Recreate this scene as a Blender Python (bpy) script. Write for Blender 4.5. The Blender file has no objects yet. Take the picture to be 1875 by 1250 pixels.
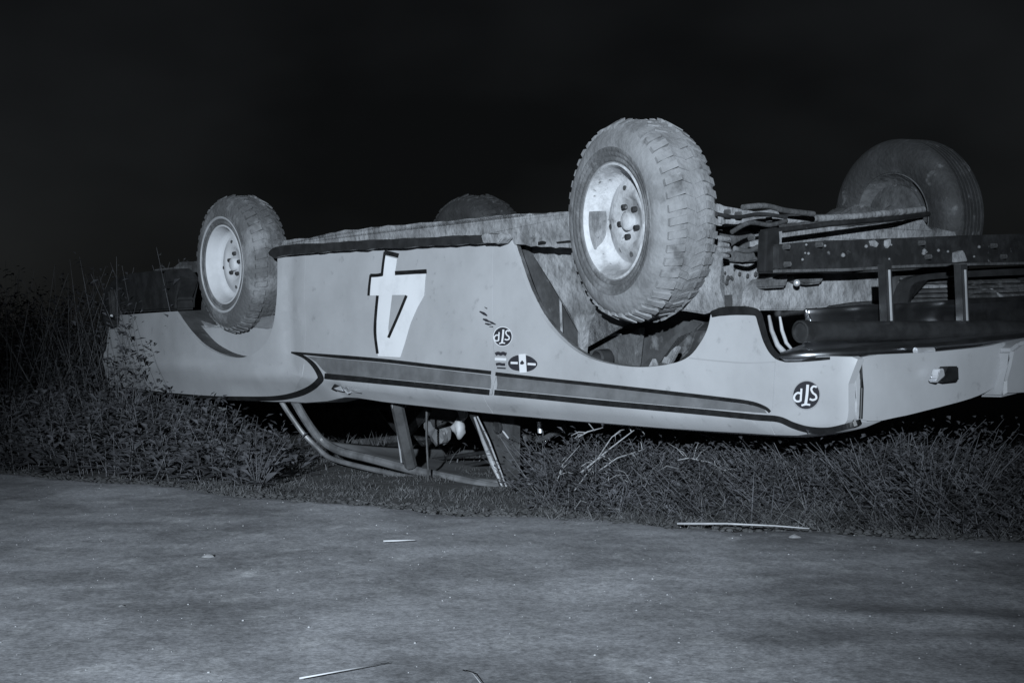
import bpy, bmesh, math, random
import numpy as np
from mathutils import Vector, Matrix, noise
from mathutils.geometry import tessellate_polygon
random.seed(7); rng = np.random.default_rng(11)
R = math.radians
scene = bpy.context.scene
C = scene.collection

# ------------------------------------------------------------------ camera
CAM_H = 0.55; FPX = 2800.0; CX, CY, HOR = 937.5, 625.0, 661.0
cam_d = bpy.data.cameras.new('camera'); cam = bpy.data.objects.new('camera', cam_d); C.objects.link(cam)
PITCH = math.atan((HOR - CY) / FPX)
cam.location = (0, 0, CAM_H); cam.rotation_euler = (R(90) + PITCH, 0, 0)
cam_d.sensor_width = 36; cam_d.lens = 36 * FPX / 1875.0; cam_d.clip_start = 0.05; cam_d.clip_end = 2000
scene.camera = cam

# ------------------------------------------------------------------ night sky, faint moon, flash unit
world = bpy.data.worlds.new('World'); scene.world = world; world.use_nodes = True
wn = world.node_tree.nodes; wl = world.node_tree.links
bg = wn['Background']
sky = wn.new('ShaderNodeTexSky'); sky.sky_type = 'NISHITA'; sky.sun_disc = False
sky.sun_elevation = R(14); sky.sun_rotation = R(190)
tc = wn.new('ShaderNodeTexCoord')
mp = wn.new('ShaderNodeMapping'); mp.inputs['Scale'].default_value = (1.3, 1.3, 2.4); mp.inputs['Rotation'].default_value = (0, R(8), 0)
nz = wn.new('ShaderNodeTexNoise'); nz.inputs['Scale'].default_value = 2.0; nz.inputs['Detail'].default_value = 4; nz.inputs['Roughness'].default_value = 0.5
cr = wn.new('ShaderNodeValToRGB'); cr.color_ramp.elements[0].position = 0.38; cr.color_ramp.elements[0].color = (0.62, 0.62, 0.62, 1)
cr.color_ramp.elements[1].position = 0.75; cr.color_ramp.elements[1].color = (2.0, 2.0, 2.0, 1)
hs = wn.new('ShaderNodeHueSaturation'); hs.inputs['Saturation'].default_value = 0.45
mx = wn.new('ShaderNodeMix'); mx.data_type = 'RGBA'; mx.blend_type = 'MULTIPLY'; mx.inputs['Factor'].default_value = 1
# an even night overcast: the sky's own gradient is flattened towards one tone
mx2 = wn.new('ShaderNodeMix'); mx2.data_type = 'RGBA'; mx2.inputs['Factor'].default_value = 0.88
mx2.inputs['B'].default_value = (1.15, 1.25, 1.38, 1)
wl.new(tc.outputs['Generated'], mp.inputs['Vector']); wl.new(mp.outputs['Vector'], nz.inputs['Vector'])
wl.new(nz.outputs['Fac'], cr.inputs['Fac']); wl.new(sky.outputs['Color'], hs.inputs['Color'])
wl.new(hs.outputs['Color'], mx2.inputs['A'])
wl.new(mx2.outputs['Result'], mx.inputs['A']); wl.new(cr.outputs['Color'], mx.inputs['B'])
wl.new(mx.outputs['Result'], bg.inputs['Color']); bg.inputs['Strength'].default_value = 0.0036

moon_d = bpy.data.lights.new('moon', 'SUN'); moon_d.energy = 0.012; moon_d.angle = R(0.5); moon_d.color = (0.9, 0.95, 1)
moon = bpy.data.objects.new('moon', moon_d); C.objects.link(moon); moon.rotation_euler = (R(76), 0, R(-10))
fl_d = bpy.data.lights.new('flash', 'SPOT'); fl_d.energy = 13200; fl_d.spot_size = R(24.5); fl_d.spot_blend = 1.0
fl_d.shadow_soft_size = 0.07; fl_d.color = (0.80, 0.905, 1.0)
fl = bpy.data.objects.new('flash', fl_d); C.objects.link(fl); fl.location = (-1.0, -6.5, 2.0)
fl.rotation_euler = (Vector((-0.22, 6.2, 0.80)) - fl.location).to_track_quat('-Z', 'Y').to_euler()

vs = scene.view_settings; vs.view_transform = 'Standard'; vs.look = 'None'; vs.exposure = 0; vs.gamma = 1; vs.use_curve_mapping = False

# ------------------------------------------------------------------ materials
def mat(name, c1, c2=None, scale=6.0, lo=0.4, hi=0.62, rough=0.6, metal=0.0, bump=0.0, bscale=60.0, coat=0.0,
        c3=None, scale3=25.0, lo3=0.58, hi3=0.68, stretch=None, rough2=None, spec=0.5):
    m = bpy.data.materials.new(name); m.use_nodes = True
    n = m.node_tree.nodes; l = m.node_tree.links; b = n['Principled BSDF']
    b.inputs['Roughness'].default_value = rough; b.inputs['Metallic'].default_value = metal
    b.inputs['Coat Weight'].default_value = coat; b.inputs['Coat Roughness'].default_value = 0.12
    b.inputs['Specular IOR Level'].default_value = spec
    t = n.new('ShaderNodeTexCoord'); mpp = n.new('ShaderNodeMapping')
    if stretch: mpp.inputs['Scale'].default_value = stretch
    l.new(t.outputs['Object'], mpp.inputs['Vector'])
    def nzr(sc, lo, hi, det=7):
        q = n.new('ShaderNodeTexNoise'); q.inputs['Scale'].default_value = sc; q.inputs['Detail'].default_value = det
        q.inputs['Roughness'].default_value = 0.62
        l.new(mpp.outputs['Vector'], q.inputs['Vector'])
        r = n.new('ShaderNodeMapRange'); r.inputs['From Min'].default_value = lo; r.inputs['From Max'].default_value = hi
        l.new(q.outputs['Fac'], r.inputs['Value']); return r.outputs['Result']
    col = None
    if c2:
        f = nzr(scale, lo, hi)
        a = n.new('ShaderNodeMix'); a.data_type = 'RGBA'; a.inputs['A'].default_value = (*c1, 1); a.inputs['B'].default_value = (*c2, 1)
        l.new(f, a.inputs['Factor']); col = a.outputs['Result']
        if rough2 is not None:
            a2 = n.new('ShaderNodeMix'); a2.data_type = 'FLOAT'; a2.inputs['A'].default_value = rough; a2.inputs['B'].default_value = rough2
            l.new(f, a2.inputs['Factor']); l.new(a2.outputs['Result'], b.inputs['Roughness'])
    else:
        b.inputs['Base Color'].default_value = (*c1, 1)
    if c3:
        f = nzr(scale3, lo3, hi3)
        a = n.new('ShaderNodeMix'); a.data_type = 'RGBA'; a.inputs['B'].default_value = (*c3, 1)
        l.new(f, a.inputs['Factor']); l.new(col, a.inputs['A']); col = a.outputs['Result']
    if col: l.new(col, b.inputs['Base Color'])
    if bump:
        q = n.new('ShaderNodeTexNoise'); q.inputs['Scale'].default_value = bscale; q.inputs['Detail'].default_value = 8
        l.new(mpp.outputs['Vector'], q.inputs['Vector'])
        bb = n.new('ShaderNodeBump'); bb.inputs['Strength'].default_value = bump; bb.inputs['Distance'].default_value = 0.02
        l.new(q.outputs['Fac'], bb.inputs['Height']); l.new(bb.outputs['Normal'], b.inputs['Normal'])
    return m
g = lambda v, b=1.04: (v * 0.985, v, v * b)
M = {
 'paint': mat('body_paint', g(.37), g(.30), 2.6, .38, .64, rough=.45, coat=.2, c3=g(.20), scale3=21, lo3=.62, hi3=.80, bump=.05, bscale=7, rough2=.65),
 'paint_band': mat('grey_band_paint', g(.10), g(.155), 9, .4, .7, rough=.5, c3=g(.12), scale3=30, lo3=.6, hi3=.75),
 'white': mat('number_white', g(.66), g(.56), 14, .5, .8, rough=.5),
 'black': mat('black_trim', g(.010), g(.018), 20, rough=.45, spec=.3),
 'decal_dark': mat('decal_dark', g(.03, 1.2), rough=.4),
 'decal_light': mat('decal_light', g(.62), rough=.4),
 'decal_mid': mat('decal_mid', g(.30), rough=.5),
 'chrome': mat('chrome', g(.42), g(.2), 12, .5, .75, rough=.33, metal=1, rough2=.5, bump=.03, bscale=5),
 'dark_metal': mat('dark_metal', g(.022), g(.05), 14, .45, .7, rough=.5, metal=.3, bump=.2, bscale=40, c3=g(.16), scale3=22, lo3=.66, hi3=.72),
 'pipe': mat('black_pipe', g(.018), g(.03), 14, rough=.38, bump=.05),
 'mud': mat('mud_light', g(.24), g(.10), 11, .38, .66, rough=.9, bump=.6, bscale=35, c3=g(.05), scale3=17, lo3=.6, hi3=.72),
 'mud_dark': mat('mud_dark', g(.08), g(.03), 9, .4, .62, rough=.9, bump=.6, bscale=30, c3=g(.20), scale3=20, lo3=.62, hi3=.74),
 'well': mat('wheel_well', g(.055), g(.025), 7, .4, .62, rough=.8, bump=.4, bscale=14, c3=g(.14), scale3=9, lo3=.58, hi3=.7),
 'tyre_mud': mat('tyre_muddy', g(.20), g(.11), 8, .42, .66, rough=.95, bump=.28, bscale=45, c3=g(.07), scale3=10, lo3=.60, hi3=.72),
 'tyre_rear': mat('tyre_rear', g(.08), g(.17), 6, .48, .62, rough=.85, bump=.35, bscale=60),
 'tyre_dark': mat('tyre_dark', g(.024), g(.045), 7, .45, .66, rough=.75, bump=.3, bscale=50, c3=g(.12), scale3=13, lo3=.60, hi3=.72),
 'ring': mat('whitewall', g(.36), g(.26), 9, rough=.6),
 'rim': mat('rim_white', g(.44), g(.36), 7, .45, .7, rough=.75, spec=.25),
 'rim_mud': mat('rim_muddy', g(.42), g(.22), 9, .44, .62, rough=.8, c3=g(.12), scale3=26, lo3=.62, hi3=.68, bump=.25, bscale=40),
 'road': mat('dirt_road', g(.41,1.06), g(.23,1.06), 1.6, .36, .64, rough=1, bump=.12, bscale=30, c3=g(.50), scale3=13, lo3=.52, hi3=.8, stretch=(1, .42, 1), spec=.15),
 'soil': mat('verge_soil', g(.035), g(.06), 5, rough=.95, bump=1, bscale=20),
 'roof_in': mat('roof_lining', g(.13), g(.09), 4, rough=.7),
 'pillar': mat('pillar_paint', g(.16), g(.07), 8, rough=.4),
 'bright': mat('bright_trim', g(.75), g(.5), 12, rough=.3, metal=.6),
 'grass': mat('grass', g(.085), g(.028), 7, rough=.8),
 'grass_dry': mat('dry_grass', g(.11), g(.022), 8, rough=.8),
 'leaf': mat('weed_leaf', g(.028, 1.1), g(.085, 1.1), 7, rough=.7),
 'twig': mat('pale_twig', g(.24), g(.12), 9, rough=.7),
 'straw_dull': mat('straw_dull', g(.20), g(.08), 12, rough=.9),
 'straw': mat('straw', g(.42), g(.3), 9, rough=.7),
 'stone': mat('stone', g(.30), g(.14), 9, rough=.9, bump=.4, bscale=30),
}

rt = M['road'].node_tree; rn = rt.nodes; bs = rn['Principled BSDF']; src = bs.inputs['Base Color'].links[0].from_socket
tcr = rn.new('ShaderNodeTexCoord')
for sc, lo_, hi_, dk in ((70, .36, .6, .72), (2.2, .38, .60, .72), (160, .35, .65, .75)):       # grit, crumbs and damp flecks
    q = rn.new('ShaderNodeTexNoise'); q.inputs['Scale'].default_value = sc; q.inputs['Detail'].default_value = 5; q.inputs['Roughness'].default_value = .7
    mr = rn.new('ShaderNodeMapRange'); mr.inputs['From Min'].default_value = lo_; mr.inputs['From Max'].default_value = hi_; mr.inputs['To Min'].default_value = dk; mr.inputs['To Max'].default_value = 1.22
    mm = rn.new('ShaderNodeMix'); mm.data_type = 'RGBA'; mm.blend_type = 'MULTIPLY'; mm.inputs['Factor'].default_value = 1
    rt.links.new(tcr.outputs['Object'], q.inputs['Vector']); rt.links.new(q.outputs['Fac'], mr.inputs['Value'])
    rt.links.new(src, mm.inputs['A']); rt.links.new(mr.outputs['Result'], mm.inputs['B']); src = mm.outputs['Result']
rt.links.new(src, bs.inputs['Base Color'])

# ------------------------------------------------------------------ car frame
TH = R(53.0); ROLL = math.asin(0.0627)
ex = Vector((math.cos(TH), -math.sin(TH), 0))
ey0 = Vector((math.sin(TH), math.cos(TH), 0))
ey = (ey0 * math.cos(ROLL) + Vector((0, 0, 1)) * math.sin(ROLL)).normalized()
ez = ex.cross(ey).normalized()
O = Vector((0.350, 5.37, CAM_H + 0.491))
CAR = Matrix(((ex.x, ey.x, ez.x, O.x), (ex.y, ey.y, ez.y, O.y), (ex.z, ey.z, ez.z, O.z), (0, 0, 0, 1)))
CINV = CAR.inverted()
eye = CINV @ Vector((0, 0, CAM_H))
cmat = cam.rotation_euler.to_matrix()
def ray(px, py):
    d = cmat @ Vector(((px - CX) / FPX, -(py - CY) / FPX, -1.0)); return (CINV.to_3x3() @ d)
def PY(px, py, y):                     # point of the car frame on the plane y = const (lengthwise)
    d = ray(px, py); t = (y - eye.y) / d.y; return eye + d * t
def PX(px, py, x):                     # point on the plane x = const (crosswise)
    d = ray(px, py); t = (x - eye.x) / d.x; return eye + d * t
_a = PY(600, 690, 0); _b = PY(1430, 765, 0)
def zc(x): return _a.z + (_b.z - _a.z) * (x - _a.x) / (_b.x - _a.x)
def YS(x, z):                          # the body side: door tuck, concave band, round shoulder, corners
    v = z - zc(x)
    if v >= 0: y = 0.012 * min(1, v / .03) + .045 * max(0, (v - .08) / .6) ** 2
    else:
        a = -v; y = 7.0 * a * a + .05 * a if a < .075 else .043 + .75 * min(a - .075, .12)
        if x < -2.4: y *= max(.55, 1 + (x + 2.4) * .6)
    if x > 0.99: y += 0.07 * (1 - math.sqrt(max(0, 1 - min(1, (x - .99) / .088) ** 2)))
    if x < -3.6: y += 0.06 * min(1.1, (-3.6 - x) / .95) ** 2
    y += .012 * math.exp(-((x + 2.38) / .055) ** 2) * max(0, min(1, v / .12))
    y += .007 * noise.noise((x * 2.4, z * 2.4, 0)) + .003 * noise.noise((x * 7, z * 7, 3))
    # rear flare round the wheel arch and the swollen quarter below it
    y -= .03 * math.exp(-((x + 3.02) / .62) ** 2) * math.exp(-((z + .15) / .30) ** 2)
    return y
def PS(px, py, off=0.0):               # point on the body side
    y = 0.0
    for _ in range(7):
        p = PY(px, py, y); y = YS(p.x, p.z) - off
    return PY(px, py, y)

# ------------------------------------------------------------------ object helpers
def link(name, me, m=None, parent=None, smooth=False, **props):
    o = bpy.data.objects.new(name, me); C.objects.link(o)
    if m is not None and me is not None: me.materials.append(M[m] if isinstance(m, str) else m)
    if parent is not None: o.parent = parent
    if smooth and me is not None:
        me.polygons.foreach_set('use_smooth', [True] * len(me.polygons))
    for k, v in props.items(): o[k] = v
    return o
def bm_obj(name, bm, m, parent=None, smooth=False, **props):
    bmesh.ops.recalc_face_normals(bm, faces=bm.faces)
    me = bpy.data.meshes.new(name); bm.to_mesh(me); bm.free()
    return link(name, me, m, parent, smooth, **props)
def auto(o, ang=35):
    me = o.data; bm = bmesh.new(); bm.from_mesh(me)
    for f in bm.faces: f.smooth = True
    for e in bm.edges:
        if len(e.link_faces) == 2 and e.calc_face_angle(0) > R(ang): e.smooth = False
    bm.to_mesh(me); bm.free(); return o
def spline(pts, n=6, closed=False):
    P = [Vector(p) for p in pts]; out = []; N = len(P)
    for i in range(N if closed else N - 1):
        p0 = P[(i - 1) % N] if (closed or i > 0) else P[i]; p1 = P[i]; p2 = P[(i + 1) % N]
        p3 = P[(i + 2) % N] if (closed or i + 2 < N) else P[p2i if False else (i + 1) % N]
        for k in range(n):
            t = k / n
            out.append(.5 * ((2 * p1) + (p2 - p0) * t + (2 * p0 - 5 * p1 + 4 * p2 - p3) * t * t + (3 * p1 - p0 - 3 * p2 + p3) * t ** 3))
    if not closed: out.append(P[-1])
    return out
def surf(name, px, m, parent, off=0.0, step=.05, thick=0.02, smooth=True, stepz=None, dent=None, **props):
    """a sheet of the body side bounded by an outline; follows YS, with thickness inboard"""
    pts = [PS(x, y, off) for x, y in px]
    xs = [p.x for p in pts]; zs = [p.z for p in pts]; sz = stepz or step
    P2 = [(p.x, p.z) for p in pts]
    polys = [[P2[i] for i in t] for t in tessellate_polygon([[Vector((p[0], p[1], 0)) for p in P2]])]
    for ax, lo, hi, st in ((0, min(xs), max(xs), step), (1, min(zs), max(zs), sz)):
        out = []
        for q in polys:
            a_ = min(p[ax] for p in q); b_ = max(p[ax] for p in q); k = math.floor(a_ / st) + 1; rest = q
            while k * st < b_ - 1e-7 and rest:
                c = k * st; L = []; H = []
                for i in range(len(rest)):
                    p, r = rest[i], rest[(i + 1) % len(rest)]; dp, dr = p[ax] - c, r[ax] - c
                    if dp <= 0: L.append(p)
                    if dp >= 0: H.append(p)
                    if dp * dr < 0:
                        if p > r: t = dr / (dr - dp); x = (r[0] + (p[0] - r[0]) * t, r[1] + (p[1] - r[1]) * t)
                        else: t = dp / (dp - dr); x = (p[0] + (r[0] - p[0]) * t, p[1] + (r[1] - p[1]) * t)
                        L.append(x); H.append(x)
                if len(L) > 2: out.append(L)
                rest = H; k += 1
            if len(rest) > 2: out.append(rest)
        polys = out
    bm = bmesh.new(); vd = {}
    for q in polys:
        vs_ = []
        for p in q:
            key = (round(p[0], 5), round(p[1], 5))
            if key not in vd: vd[key] = bm.verts.new((p[0], 0, p[1]))
            if vd[key] not in vs_: vs_.append(vd[key])
        if len(vs_) > 2:
            try: bm.faces.new(vs_)
            except ValueError: pass
    for v in bm.verts:
        v.co.y = YS(v.co.x, v.co.z) - off
        if dent: v.co.y += dent(v.co.x, v.co.z)
    for f in bm.faces:
        f.smooth = True
        f.normal_update()
        if f.normal.y > 0: f.normal_flip()
    if thick:
        bd = [e for e in bm.edges if len(e.link_faces) == 1]
        r = bmesh.ops.extrude_edge_only(bm, edges=bd)
        for v in r['geom']:
            if isinstance(v, bmesh.types.BMVert): v.co.y += thick
            if isinstance(v, bmesh.types.BMFace): v.smooth = False
        for e in bd: e.smooth = False
    me = bpy.data.meshes.new(name); bm.to_mesh(me); bm.free()
    return link(name, me, m, parent, False, **props)
def rough_line(px, amp, step=9):
    out = []
    for (a, b), (c, d) in zip(px, px[1:] + px[:1]):
        n = max(1, int(math.hypot(c - a, d - b) / step))
        for k in range(n):
            t = k / n; x, y = a + (c - a) * t, b + (d - b) * t; out.append((x, y + amp * (noise.noise((x * .06, y * .06, 1)) * 1.4 + noise.noise((x * .2, y * .2, 5)))))
    return out
def plate(name, px, m, parent, y=None, x=None, t=.03, bev=0.0, jag=0, **props):
    """an outlined plate of real thickness, standing lengthwise (y) or crosswise (x)"""
    if jag: px = rough_line([(q[0], q[1]) for q in px], jag)
    pts = [PY(a, b, y) if y is not None else PX(a, b, x) for a, b in px]
    d = Vector((0, t, 0)) if y is not None else Vector((-t, 0, 0))
    bm = bmesh.new(); a = [bm.verts.new(p) for p in pts]; b = [bm.verts.new(p + d) for p in pts]; n = len(a)
    f1 = bm.faces.new(a); f2 = bm.faces.new(b[::-1])
    for i in range(n): bm.faces.new((a[i], b[i], b[(i + 1) % n], a[(i + 1) % n]))
    if bev: bmesh.ops.bevel(bm, geom=bm.edges[:], offset=bev, segments=2, affect='EDGES', clamp_overlap=True)
    bmesh.ops.triangulate(bm, faces=[f for f in bm.faces if len(f.verts) > 4])
    return auto(bm_obj(name, bm, m, parent, **props))
def tube_bm(bm, pts, r, seg=10, caps=True, flat=1.0):
    P = [Vector(p) for p in pts]; rings = []
    rr = r if isinstance(r, (list, tuple)) else [r] * len(P)
    up = Vector((0, 0, 1))
    for i, p in enumerate(P):
        t = (P[min(i + 1, len(P) - 1)] - P[max(i - 1, 0)]).normalized()
        u = t.cross(up)
        if u.length < .05: u = t.cross(Vector((1, 0, 0)))
        u.normalize(); w = u.cross(t)
        rings.append([bm.verts.new(p + (u * math.cos(a) * flat + w * math.sin(a)) * rr[i]) for a in [2 * math.pi * k / seg for k in range(seg)]])
    for i in range(len(rings) - 1):
        for k in range(seg): bm.faces.new((rings[i][k], rings[i][(k + 1) % seg], rings[i + 1][(k + 1) % seg], rings[i + 1][k]))
    if caps: bm.faces.new(rings[0]); bm.faces.new(rings[-1][::-1])
def tube(name, pts, r, m, parent, seg=12, flat=1.0, **props):
    bm = bmesh.new(); tube_bm(bm, pts, r, seg, flat=flat); return auto(bm_obj(name, bm, m, parent, **props))
def box_bm(bm, c, s, rot=None):
    mtx = Matrix.Translation(c) @ (rot or Matrix.Identity(4)) @ Matrix.Diagonal((*s, 1))
    return bmesh.ops.create_cube(bm, size=1, matrix=mtx)['verts']
def lathe_bm(bm, prof, seg=64, close=False):
    """profile of (radius, y) turned about the y axis"""
    rings = []
    for r, y in prof:
        if r < 1e-5: rings.append([bm.verts.new((0, y, 0))])
        else: rings.append([bm.verts.new((r * math.cos(2 * math.pi * k / seg), y, r * math.sin(2 * math.pi * k / seg))) for k in range(seg)])
    n = len(rings)
    for i in range(n if close else n - 1):
        A, B = rings[i], rings[(i + 1) % n]
        for k in range(seg):
            k2 = (k + 1) % seg
            if len(A) == 1 and len(B) == 1: continue
            if len(A) == 1: bm.faces.new((A[0], B[k], B[k2]))
            elif len(B) == 1: bm.faces.new((A[k], A[k2], B[0]))
            else: bm.faces.new((A[k], A[k2], B[k2], B[k]))
def stroke(name, px, w, m, parent, off=.006, base=-.004, fn=PS, n=5, sp=True, **props):
    """a raised strip laid along a line on the body side; w = width(s) in photo pixels at this distance"""
    P = spline([Vector((a, b)) for a, b in px], n) if sp else [Vector(p) for p in px]
    if isinstance(w, (int, float)): W = [w] * len(P)
    else:
        W = [w[0] + 0 * i for i in range(len(P))]
        for i in range(len(P)):
            t = i / (len(P) - 1) * (len(w) - 1); k = min(int(t), len(w) - 2); W[i] = w[k] + (w[k + 1] - w[k]) * (t - k)
    bm = bmesh.new(); rows = []
    for i, p in enumerate(P):
        t = (P[min(i + 1, len(P) - 1)] - P[max(i - 1, 0)]).normalized(); nn = Vector((-t.y, t.x)) * W[i] / 2
        a, b = p + nn, p - nn
        rows.append([bm.verts.new(fn(a.x, a.y, base)), bm.verts.new(fn(a.x, a.y, off)), bm.verts.new(fn(b.x, b.y, off)), bm.verts.new(fn(b.x, b.y, base))])
    for i in range(len(rows) - 1):
        for k in range(3): bm.faces.new((rows[i][k], rows[i][k + 1], rows[i + 1][k + 1], rows[i + 1][k]))
    bm.faces.new(rows[0]); bm.faces.new(rows[-1][::-1])
    return bm_obj(name, bm, m, parent, **props)

# ------------------------------------------------------------------ ground
EDGE = [(-40, 24), (-10, 11.4), (-6, 9.3), (-2.47, 7.4), (-1.51, 6.64), (-.70, 5.83), (-.07, 5.42), (.566, 5.07), (.98, 4.9), (1.52, 4.55), (4, 3.3), (40, -12)]
def edge_y(x):
    for (a, b), (c, d) in zip(EDGE, EDGE[1:]):
        if x <= c: return b + (d - b) * (x - a) / (c - a)
    return EDGE[-1][1]
def gz(x, y):                                      # height of the verge behind the road's edge
    d = y - edge_y(x)
    if d <= 0: return 0.0
    return min(1, d / .5) * (.02 + .03 * noise.noise((x * 1.7, y * 1.7, 3))) + .012 * noise.noise((x * 7, y * 7, 1)) * min(1, d / .3)
def axis(a, b, fine0, fine1, fs, cs):
    v = []; x = a
    while x < b:
        v.append(x); x += fs if fine0 <= x <= fine1 else max(fs, cs * (min(abs(x - fine0), abs(x - fine1)) * .25 + .3))
    v.append(b); return v
xs = axis(-700, 700, -7, 5, .14, 1.0); ys = axis(-60, 900, 1, 15, .14, 1.0)
V = [(x, y, gz(x, y)) for y in ys for x in xs]; nx = len(xs)
F = [(j * nx + i, j * nx + i + 1, (j + 1) * nx + i + 1, (j + 1) * nx + i) for j in range(len(ys) - 1) for i in range(nx - 1)]
me = bpy.data.meshes.new('ground'); me.from_pydata(V, [], F)
link('ground', me, 'soil', None, True, kind='structure')
# the road: a sheet just above, ruts and washed ridges in it, ragged along the verge
def rz(x, y):
    n = noise.noise
    h = .007 * n((x * .9, y * 1.3, 0)) + .003 * n((x * 3, y * 1.6, 2)) + .0012 * n((x * 14, y * 7, 5))
    h += -.010 * math.exp(-((y - 3.35 + .1 * (x - 1) + .12 * n((x * 2, 1, 1))) / .10) ** 2) * max(0, min(1, (x - .55) / .5)) + .009 * math.exp(-((y - 3.12 + .12 * (x - 1) + .12 * n((x * 2.4, 3, 1))) / .09) ** 2) * max(0, min(1, (x - .4) / .5))
    h += .006 * math.exp(-((y - 2.85 + .1 * n((x * 3, 5, 1))) / .08) ** 2) * max(0, min(1, (x - .2) / .5))
    return .022 + h
rx = axis(-60, 40, -2.6, 2.4, .035, 1.0); V = []; F = []; K = 150; nx = len(rx)
for j in range(K):
    for x in rx:
        e = edge_y(x) + .16 * noise.noise((x * 2.3, 0, 0)) + .10 * noise.noise((x * 9, 4, 0)) + .05 * noise.noise((x * 23, 4, 0))
        t = j / (K - 1); d = 5.2 * t if t < .8 else 4.16 + (t - .8) * 200
        y = e - d; z = rz(x, y) if abs(x) < 6 else .024
        z = .006 + (z - .006) * min(1, d / .22)
        if j == 0: z = -.01
        V.append((x, y, z))
for j in range(K - 1):
    for i in range(nx - 1): F.append((j * nx + i + 1, j * nx + i, (j + 1) * nx + i, (j + 1) * nx + i + 1))
me = bpy.data.meshes.new('dirt_road'); me.from_pydata(V, [], F)
link('dirt_road', me, 'road', None, True, kind='structure')

# ------------------------------------------------------------------ the car
car = link('race_car', None); car.matrix_world = CAR
car['label'] = 'pale stock race car number 4 lying upside down on its roof at the road edge'
car['category'] = 'race car'

# near side: quarter, door and fender
rear_arch = [(x, y) for x, y in spline([(320, 570), (345, 605), (372, 632), (408, 650), (446, 654), (480, 636), (499, 600), (507, 540), (508, 469)], 4)]
front_arch = [(x, y) for x, y in spline([(935, 436), (950, 482), (967, 530), (990, 575), (1022, 615), (1062, 647), (1112, 665), (1172, 672), (1228, 666), (1262, 652), (1284, 625), (1296, 600), (1302, 573)], 4)]
def dent(x, z):
    return .022 * math.exp(-((x + 2.02) / .07) ** 2) * math.exp(-((z - DZ) / .035) ** 2)
DZ = PS(640, 712).z
SEAM = 903
bottom_rear = [(SEAM - .25, 757), (800, 746), (700, 735), (655, 728), (630, 727), (600, 734), (560, 737), (500, 735)]
quarter = [(202, 578)] + rear_arch[:] + [(560, 462), (560, 600), (553, 690), (530, 735), (500, 735), (400, 730), (300, 722), (198, 708), (194, 640)]
door = [(560.2, 462), (700, 455), (820, 450), (SEAM - .25, 447), (SEAM - .25, 600)] + bottom_rear[:-1] + [(530.2, 735), (553.2, 690), (560.2, 600)]
fender = [(SEAM + .25, 447), (925, 443)] + front_arch + [(1345, 569), (1383, 566), (1389, 590), (1400, 622), (1412, 645), (1419, 656), (1419, 796), (1300, 789), (1200, 782), (1050, 770), (SEAM + .25, 757), (SEAM + .25, 600)]
tip = [(1420.5, 656), (1470, 655), (1520, 652), (1560, 653), (1577, 657), (1580, 700), (1579, 766), (1545, 780), (1500, 791), (1460, 797), (1420.5, 796)]
surf('rear_quarter', quarter, 'paint', car, dent=dent, label='pale rear quarter panel round the rear wheel opening')
surf('door_panel', door, 'paint', car, dent=dent, stepz=.03, label='pale centre side panel carrying the large 4')
surf('front_fender', fender, 'paint', car, dent=dent, stepz=.03, label='pale front fender with the wide round wheel opening')
surf('fender_tip', tip, 'paint', car, step=.02, thick=.03, label='pale squared fender nose with a round sticker')

# folded shoulder below the side, towards the hood, deck and door tops
def lip(name, px, m, dy, dz, off=0, **props):
    bm = bmesh.new(); a = [PS(x, y) for x, y in px]; rows = []
    for p in a:
        rows.append([bm.verts.new(p + Vector((0, .004, 0))), bm.verts.new(p + Vector((0, dy * .4, dz * .8))), bm.verts.new(p + Vector((0, dy, dz)))])
    for i in range(len(rows) - 1):
        for k in range(2): bm.faces.new((rows[i][k], rows[i][k + 1], rows[i + 1][k + 1], rows[i + 1][k]))
    return bm_obj(name, bm, m, car, True, **props)
lip('shoulder_fold', [(1579, 766), (1545, 780), (1500, 791), (1460, 797), (1419, 796), (1300, 789), (1200, 782), (1050, 770), (903, 757), (800, 746), (700, 735), (655, 728), (630, 727), (600, 734), (530, 735.6), (400, 730), (300, 722), (198, 708)], 'paint', .10, -.012)

# grey band and black trim lines
band = [(562, 652), (600, 655), (700, 664), (898, 687), (898, 711), (700, 692), (600, 685), (590, 676), (578, 662)]
surf('trim_band', band, 'paint_band', car, off=.004, thick=0, stepz=.01)
band2 = [(909, 688), (1100, 708), (1300, 731), (1385, 743), (1400, 750), (1404, 756), (1300, 748), (1100, 730), (909, 712)]
surf('trim_band', band2, 'paint_band', car, off=.004, thick=0, stepz=.01)
stroke('trim_strip', [(533, 645), (600, 651), (700, 659.5), (800, 671), (899, 682)], [3, 6.5, 6.5, 6.5], 'black', car, label='thin black trim strip behind the door seam')
stroke('trim_strip', [(907, 684), (1000, 694.5), (1100, 705), (1200, 716), (1300, 727.5), (1370, 736.5), (1400, 746), (1410, 754)], [6.5, 6.5, 7, 7, 5], 'black', car, label='thin black trim strip on the front fender')
stroke('trim_strip', [(594, 688), (700, 698), (800, 708), (896, 718)], 10, 'black', car, label='thick lower black trim strip on the door')
stroke('trim_strip', [(905, 718), (1000, 727), (1100, 737), (1200, 746), (1300, 755), (1380, 763), (1425, 767), (1452, 778), (1480, 786), (1515, 788), (1550, 780), (1577, 771)], [9.5, 10, 10.5, 11, 12, 9], 'black', car, label='thick lower black trim strip ending round the fender nose')
stroke('trim_strip', [(534, 645), (556, 653), (574, 668), (586, 688), (584, 697), (566, 712), (538, 723), (500, 729), (440, 729), (380, 727), (300, 720), (215, 709)], [3, 8, 11, 11, 8, 6, 4], 'black', car, label='curved black trim strip sweeping to the tail')
stroke('door_seam', [(903, 600), (904, 640), (906, 683)], 1.5, 'decal_mid', car, off=.001)
stroke('door_seam', [(906, 690), (902, 705), (899, 722)], 4, 'ring', car, off=.0062, label='pale gap where the trim lines break at the door seam')
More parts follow.
